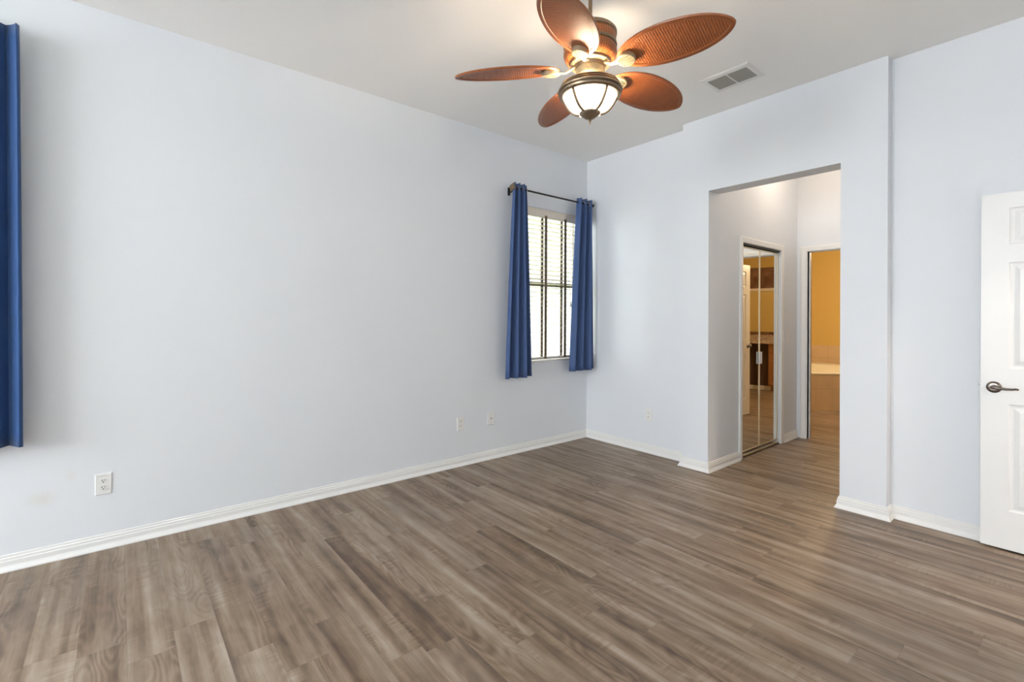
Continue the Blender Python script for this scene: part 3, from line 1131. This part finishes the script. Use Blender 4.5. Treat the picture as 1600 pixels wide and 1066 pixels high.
for k in range(3):
    a = 2 * PI * k / 3 - 1.0
    bm = bm_new()
    tube(bm, [(0.069 * math.cos(a), 0.069 * math.sin(a), 2.510), (0.075 * math.cos(a), 0.075 * math.sin(a), 2.510)], 0.004, 10)
    obj('screw', bm, M['pewter'], sh)
# light kit: open topped ring
bm = bm_new()
lathe(bm, [(0.118, 2.455), (0.134, 2.457), (0.141, 2.454), (0.143, 2.449), (0.138, 2.446), (0.138, 2.444), (0.147, 2.442), (0.150, 2.437), (0.144, 2.434), (0.144, 2.432),
           (0.153, 2.430), (0.157, 2.424), (0.155, 2.419), (0.148, 2.417), (0.148, 2.415), (0.152, 2.411), (0.150, 2.404), (0.140, 2.398), (0.132, 2.400), (0.130, 2.408), (0.126, 2.440), (0.118, 2.450)], 64, closed=True)
obj('light_ring', bm, M['bronze'], fan, smooth=True, autosmooth=40)
for k in range(3):                                   # struts that carry the ring
    a = 2 * PI * k / 3 + 0.4
    bm = bm_new()
    tube(bm, [(0.03 * math.cos(a), 0.03 * math.sin(a), 2.470), (0.122 * math.cos(a), 0.122 * math.sin(a), 2.452)], (0.006), 8)
    obj('ring_strut', bm, M['bronze'], fan)
bowl_prof = [(0.131, 2.404), (0.125, 2.390), (0.114, 2.370), (0.101, 2.352), (0.087, 2.338), (0.072, 2.328), (0.052, 2.321), (0.0, 2.318)]
bm = bm_new()
lathe(bm, bowl_prof, 64)
o = obj('glass_bowl', bm, M['bowl'], fan, smooth=True)
NR = 5
for k in range(NR):
    a = 2 * PI * k / NR + math.radians(-48.6) + PI / NR
    bm = bm_new()
    tube(bm, [((r_ + 0.003) * math.cos(a), (r_ + 0.003) * math.sin(a), z_ - 0.001) for r_, z_ in bowl_prof[:-1]], 0.0062, 8)
    obj('bowl_rib', bm, M['bronze'], fan, smooth=True)
bm = bm_new()
lathe(bm, [(0.046, 2.333), (0.052, 2.326), (0.051, 2.318), (0.044, 2.311), (0.033, 2.304), (0.024, 2.296), (0.012, 2.291), (0.0, 2.290)], 40)
cp = obj('bowl_cap', bm, M['bronze'], fan, smooth=True)
bm = bm_new()
lathe(bm, [(0.0, 2.293), (0.007, 2.291), (0.005, 2.286), (0.009, 2.283), (0.007, 2.279), (0.004, 2.276), (0.005, 2.273), (0.003, 2.268), (0.0, 2.266)], 20)
obj('finial', bm, M['bronze'], cp, smooth=True)
for k in range(3):
    a = 2 * PI * k / 3 + 1.2
    light('bulb', 'POINT', (0.062 * math.cos(a), 0.062 * math.sin(a), 2.426), 11.0, (1.0, 0.80, 0.57), parent=fan, shadow_soft_size=0.018)

# blades
PH = -2.314
R0, R1, WM = 0.146, 0.668, 0.118


def half_w(t):          # leaf outline, t 0..1 from root to tip
    s_ = 2 * t ** 0.95 - 1
    return WM * max(0.0, 1 - abs(s_) ** 2.1) ** 0.60 if 0 < t < 1 else 0.0


def outline(inset, n=40):
    L_ = R1 - R0
    up, dn = [], []
    for i in range(n + 1):
        t = 0.5 - 0.5 * math.cos(PI * i / n)
        w_ = half_w(t)
        up.append((R0 + L_ * t, w_))
        dn.append((R0 + L_ * t, -w_))
    pts = up + dn[::-1][1:-1]
    if inset:
        res_ = []
        m = len(pts)
        for i in range(m):
            p = Vector(pts[i])
            a, b = Vector(pts[i - 1]), Vector(pts[(i + 1) % m])
            tg = (b - a).normalized()
            nr = Vector((tg.y, -tg.x))
            q = p + nr * inset
            res_.append((q.x, q.y))
        return res_
    return pts


def droop(x):
    return -0.02 * ((x - R0) / (R1 - R0)) ** 1.5


def ring_faces(bm, a, b):
    m = len(a)
    for i in range(m):
        j = (i + 1) % m
        bm.faces.new((a[i], a[j], b[j], b[i]))


BW = 0.021
def make_blade():
    bl_ = D.objects.new('blade_proxy', None)
    o0, o1 = outline(0), outline(BW)
    o05, o15 = outline(0.003), outline(BW - 0.003)
    bm = bm_new()
    V = lambda pts, z: [bm.verts.new((x, y, z + droop(x))) for x, y in pts]
    r = [V(o0, 0.0), V(o05, -0.0055), V(o15, -0.0055), V(o1, -0.003), V(o1, 0.003), V(o15, 0.0055), V(o05, 0.0055)]
    for a, b in zip(r, r[1:] + r[:1]):
        ring_faces(bm, a, b)
    fr_ = (bm)
    bm2 = bm_new()
    pin = outline(BW - 0.002)
    n = 40
    top, bot = [], []
    # strips across the blade
    up = pin[:n + 1]
    dn = [pin[0]] + pin[n + 1:][::-1] + [pin[n]]
    for zz, flip in ((-0.002, 0), (0.002, 1)):
        A = [bm2.verts.new((x, y, zz + droop(x))) for x, y in up]
        Bv = [bm2.verts.new((x, y, zz + droop(x))) for x, y in dn]
        for i in range(n):
            vs = [A[i], A[i + 1], Bv[i + 1], Bv[i]]
            bm2.faces.new(vs)
    return fr_, bm2


bmf, bmp = make_blade()
blade0 = obj('blade', bmf, M['blade'], fan, smooth=True, autosmooth=30)
panel0 = obj('rattan_panel', bmp, M['weave'], blade0)
# arm + medallion, same local frame as the blade (x outward, z up)
bm = bm_new()
tube(bm, [(0.060, 0, 0.016), (0.080, 0, 0.013), (0.098, 0, 0.002), (0.118, 0, -0.010), (0.145, 0, -0.011), (0.175, 0, -0.009)],
     [(0.010, 0.006), (0.009, 0.006), (0.008, 0.007), (0.009, 0.006), (0.014, 0.004), (0.012, 0.004)], 12)
arm0 = obj('blade_arm', bm, M['brass'], fan, smooth=True)
bm = bm_new()
n = 40
MC, MA, MB = 0.193, 0.043, 0.040
def ell(a, b, z):
    return [bm.verts.new((MC + a * math.cos(2 * PI * i / n), b * math.sin(2 * PI * i / n), z)) for i in range(n)]
r = [ell(MA, MB, -0.004), ell(MA, MB, -0.020), ell(MA - 0.004, MB - 0.004, -0.024), ell(MA - 0.007, MB - 0.007, -0.024), ell(MA - 0.007, MB - 0.007, -0.014)]
for a, b in zip(r, r[1:]):
    ring_faces(bm, a, b)
bm.faces.new(r[-1])
med0 = obj('medallion', bm, M['brass'], arm0, smooth=True, autosmooth=35)
bm = bm_new()
r = [ell(MA - 0.0075, MB - 0.0075, -0.0140), ell(MA - 0.0075, MB - 0.0075, -0.0165)]
ring_faces(bm, r[0], r[1])
bm.faces.new(r[1])
back0 = obj('medallion_slot_shade', bm, M['slot'], arm0)  # dark disc added so the gaps between the bars look shaded
bm = bm_new()
for k in range(-3, 4):
    y_ = k * 0.0095
    hl = (MA - 0.007) * math.sqrt(max(0, 1 - (y_ / (MB - 0.007)) ** 2))
    if hl > 0.004:
        box(bm, MC - hl, MC + hl, y_ - 0.0026, y_ + 0.0026, -0.0240, -0.0160)
slat0 = obj('medallion_bars', bm, M['brass'], arm0)

PITCH = math.radians(14)
ZB = 2.532
def blade_matrix(k):
    a = PH + 2 * PI * k / 5
    return Matrix.Translation((0, 0, ZB)) @ Matrix.Rotation(a, 4, 'Z') @ Matrix.Rotation(-PITCH, 4, 'X')
for k in range(5):
    mt = blade_matrix(k)
    if k == 0:
        b_, a_ = blade0, arm0
    else:
        b_ = blade0.copy(); COL.objects.link(b_); b_.parent = fan
        c_ = panel0.copy(); COL.objects.link(c_); c_.parent = b_
        a_ = arm0.copy(); COL.objects.link(a_); a_.parent = fan
        for s_ in (med0, back0, slat0):
            c_ = s_.copy(); COL.objects.link(c_); c_.parent = a_
    b_.matrix_local = mt
    a_.matrix_local = mt

# ------------------------------------------------------------------ hall and bathroom lamps, and an added vestibule lamp


def flush_light(loc, label, energy, rad=0.16, col=(1.0, 0.84, 0.68)):
    t = thing('ceiling_light', label, 'ceiling light', loc, group='flush ceiling lights')
    bm = bm_new()
    lathe(bm, [(0.0, 0.0), (rad + 0.01, 0.0), (rad + 0.012, -0.012), (rad, -0.022), (rad - 0.01, -0.022)], 40)
    obj('base', bm, M['vent'], t, smooth=True, autosmooth=40)
    bm = bm_new()
    lathe(bm, [(rad - 0.006, -0.018), (rad - 0.02, -0.05), (rad * 0.6, -0.085), (rad * 0.3, -0.098), (0.0, -0.102)], 40)
    obj('shade', bm, M['lens'], t, smooth=True)
    light('lamp', 'POINT', (0, 0, -0.20), energy, col, parent=t, shadow_soft_size=0.12)
    return t


flush_light((2.0, 1.05, H), 'round frosted light on the hall ceiling, above the opening and out of view', 8.5)
flush_light((5.1, -0.55, H - 0.3), 'round frosted light added on the vestibule ceiling, out of view, to brighten the far walls', 68.0)  # added fill, reaches the far end of the room through the doorway
flush_light((1.75, 3.70, BZ), 'round frosted light on the bathroom ceiling beyond the doorway', 68.0, col=(1.0, 0.76, 0.48))

# ------------------------------------------------------------------ bathtub
tub = thing('bathtub', 'cream corner bathtub with beige tiled front, seen through the bathroom doorway', 'bathtub', (0.125, BY - 0.025, 0))
deck = [(0.001, -0.001), (0.001, -2.36), (0.44, -2.36), (1.62, -1.18), (1.62, -0.001)]


def prism(bm, poly, z0, z1):
    a = [bm.verts.new((x, y, z0)) for x, y in poly]
    b = [bm.verts.new((x, y, z1)) for x, y in poly]
    for i in range(len(poly)):
        j = (i + 1) % len(poly)
        bm.faces.new((a[i], a[j], b[j], b[i]))
    return a, b


bm = bm_new()
a, b = prism(bm, [(x, y) if i in (0, 1, 4) and False else (x, y) for i, (x, y) in enumerate(deck)], 0.0, 0.515)
bm.faces.new(a)
obj('apron', bm, M['tile'], tub)
bm = bm_new()
cxp = sum(p[0] for p in deck) / 5
cyp = sum(p[1] for p in deck) / 5
def along(poly, n):
    per = []
    L_ = [(Vector(poly[(i + 1) % len(poly)]) - Vector(poly[i])).length for i in range(len(poly))]
    tot = sum(L_)
    for k in range(n):
        s = tot * k / n
        i = 0
        while s > L_[i]:
            s -= L_[i]
            i += 1
        p = Vector(poly[i]).lerp(Vector(poly[(i + 1) % len(poly)]), s / L_[i])
        per.append(p)
    return per
per = along(deck, 96)
def tring(scale, z, rnd=0.0):
    out_ = []
    for p in per:
        d_ = Vector((p.x - cxp, p.y - cyp))
        if rnd:
            rr = d_.length
            d_ = d_ * ((1 - rnd) + rnd * 0.80 / max(rr, 0.01))
        out_.append(bm.verts.new((cxp + d_.x * scale, cyp + d_.y * scale, z)))
    return out_
rings = [tring(1.0, 0.515), tring(1.008, 0.520), tring(1.008, 0.540), tring(0.998, 0.546), tring(0.86, 0.546, 0.35), tring(0.83, 0.535, 0.4), tring(0.76, 0.30, 0.5), tring(0.66, 0.16, 0.6), tring(0.3, 0.13, 0.6)]
for a, b in zip(rings, rings[1:]):
    ring_faces(bm, a, b)
bm.faces.new(rings[-1])
obj('tub_shell', bm, M['tub'], tub, smooth=True, autosmooth=50)

# ------------------------------------------------------------------ vanity, reflected in the closet mirror
van = thing('vanity', 'bathroom vanity with stone top, oak door and dark knee space, seen in the mirror', 'vanity', (2.70, BY - 0.012, 0))
bm = bm_new()
box(bm, 0.0, 0.42, -0.55, -0.001, 0.10, 0.86)
box(bm, 0.03, 0.40, -0.48, -0.01, 0.0, 0.10)
cb = obj('cabinet_body', bm, M['cab'], van)
bm = bm_new()
box(bm, 0.02, 0.40, -0.569, -0.551, 0.70, 0.84)
obj('drawer', bm, M['cab'], van, bevel=0.004)
bm = bm_new()
box(bm, 0.02, 0.40, -0.569, -0.551, 0.13, 0.68)
dd = obj('cabinet_door', bm, M['cab'], van, bevel=0.004)
bm = bm_new()
box(bm, 0.08, 0.34, -0.578, -0.568, 0.19, 0.62)
obj('raised_panel', bm, M['cab'], dd, bevel=0.006)
bm = bm_new()
box(bm, 0.42, 1.05, -0.40, -0.38, 0.0, 0.86)
box(bm, 1.03, 1.05, -0.55, -0.40, 0.0, 0.86)
obj('knee_panel', bm, M['darkcab'], van)
bm = bm_new()
box(bm, 0.42, 1.03, -0.416, -0.401, 0.0, 0.075)
obj('toe_board', bm, M['trim'], van)
bm = bm_new()
poly = [(-0.02, -0.001), (-0.02, -0.56)]
for i in range(17):
    t = i / 16
    poly.append((0.02 + 1.02 * t, -0.57 - 0.07 * math.sin(PI * t)))
poly += [(1.07, -0.56), (1.07, -0.001)]
a, b = prism(bm, poly, 0.862, 0.900)
bm.faces.new(a)
bm.faces.new(list(reversed(b)))
box(bm, -0.02, 1.07, -0.022, -0.001, 0.9, 1.0)
obj('countertop', bm, M['granite'], van, bevel=0.003)

mir = thing('wall_mirror', 'frameless mirror above the vanity with a pale strip on top', 'mirror', (3.44, BY - 0.014, 1.06))
bm = bm_new()
box(bm, -0.46, 0.46, -0.008, 0.0, 0.0, 0.78)
obj('mirror_glass', bm, M['mirror'], mir)
bm = bm_new()
box(bm, -0.47, 0.47, -0.06, 0.0, 0.78, 0.835)
obj('top_strip', bm, M['valance'], mir, bevel=0.004)

# ------------------------------------------------------------------ outside
bm = bm_new()
box(bm, -14, -0.16, -14, 14, -0.35, -0.25)
box(bm, -0.16, 8, -14, YBK - 0.16, -0.35, -0.25)
struct('ground', bm, M['grass'], 'lawn outside the windows', 'lawn')
bm = bm_new()
box(bm, -0.5, 7.0, -13, YBK - 0.16, -0.25, -0.05)  # added out of view to bounce sun up through the window
struct('bounce_slab', bm, M['concrete'], 'added pale concrete slab outside the added wide window, bouncing sunlight onto the ceiling', 'bounce_slab')
nb = thing('neighbour_house', 'pale house wall with a darker band, just outside the small window', 'house', (-4.2, 2.5, -0.25))
bm = bm_new()
box(bm, -4.0, 0.0, -7, 7, 0.0, 5.6)
obj('wall', bm, M['stucco'], nb)
bm = bm_new()
box(bm, 0.0, 0.04, -7.0, 7.0, 2.42, 2.72)
obj('belt_band', bm, M['fascia'], nb)
bm = bm_new()
vs = [bm.verts.new(p) for p in ((0.4, -7.4, 5.6), (0.4, 7.4, 5.6), (-2, 7.4, 6.7), (-2, -7.4, 6.7), (-4.4, -7.4, 5.6), (-4.4, 7.4, 5.6))]
for f in ((0, 1, 2, 3), (3, 2, 5, 4), (0, 3, 4), (1, 5, 2), (0, 4, 5, 1)):
    bm.faces.new([vs[i] for i in f])
obj('roof', bm, M['shingle'], nb)
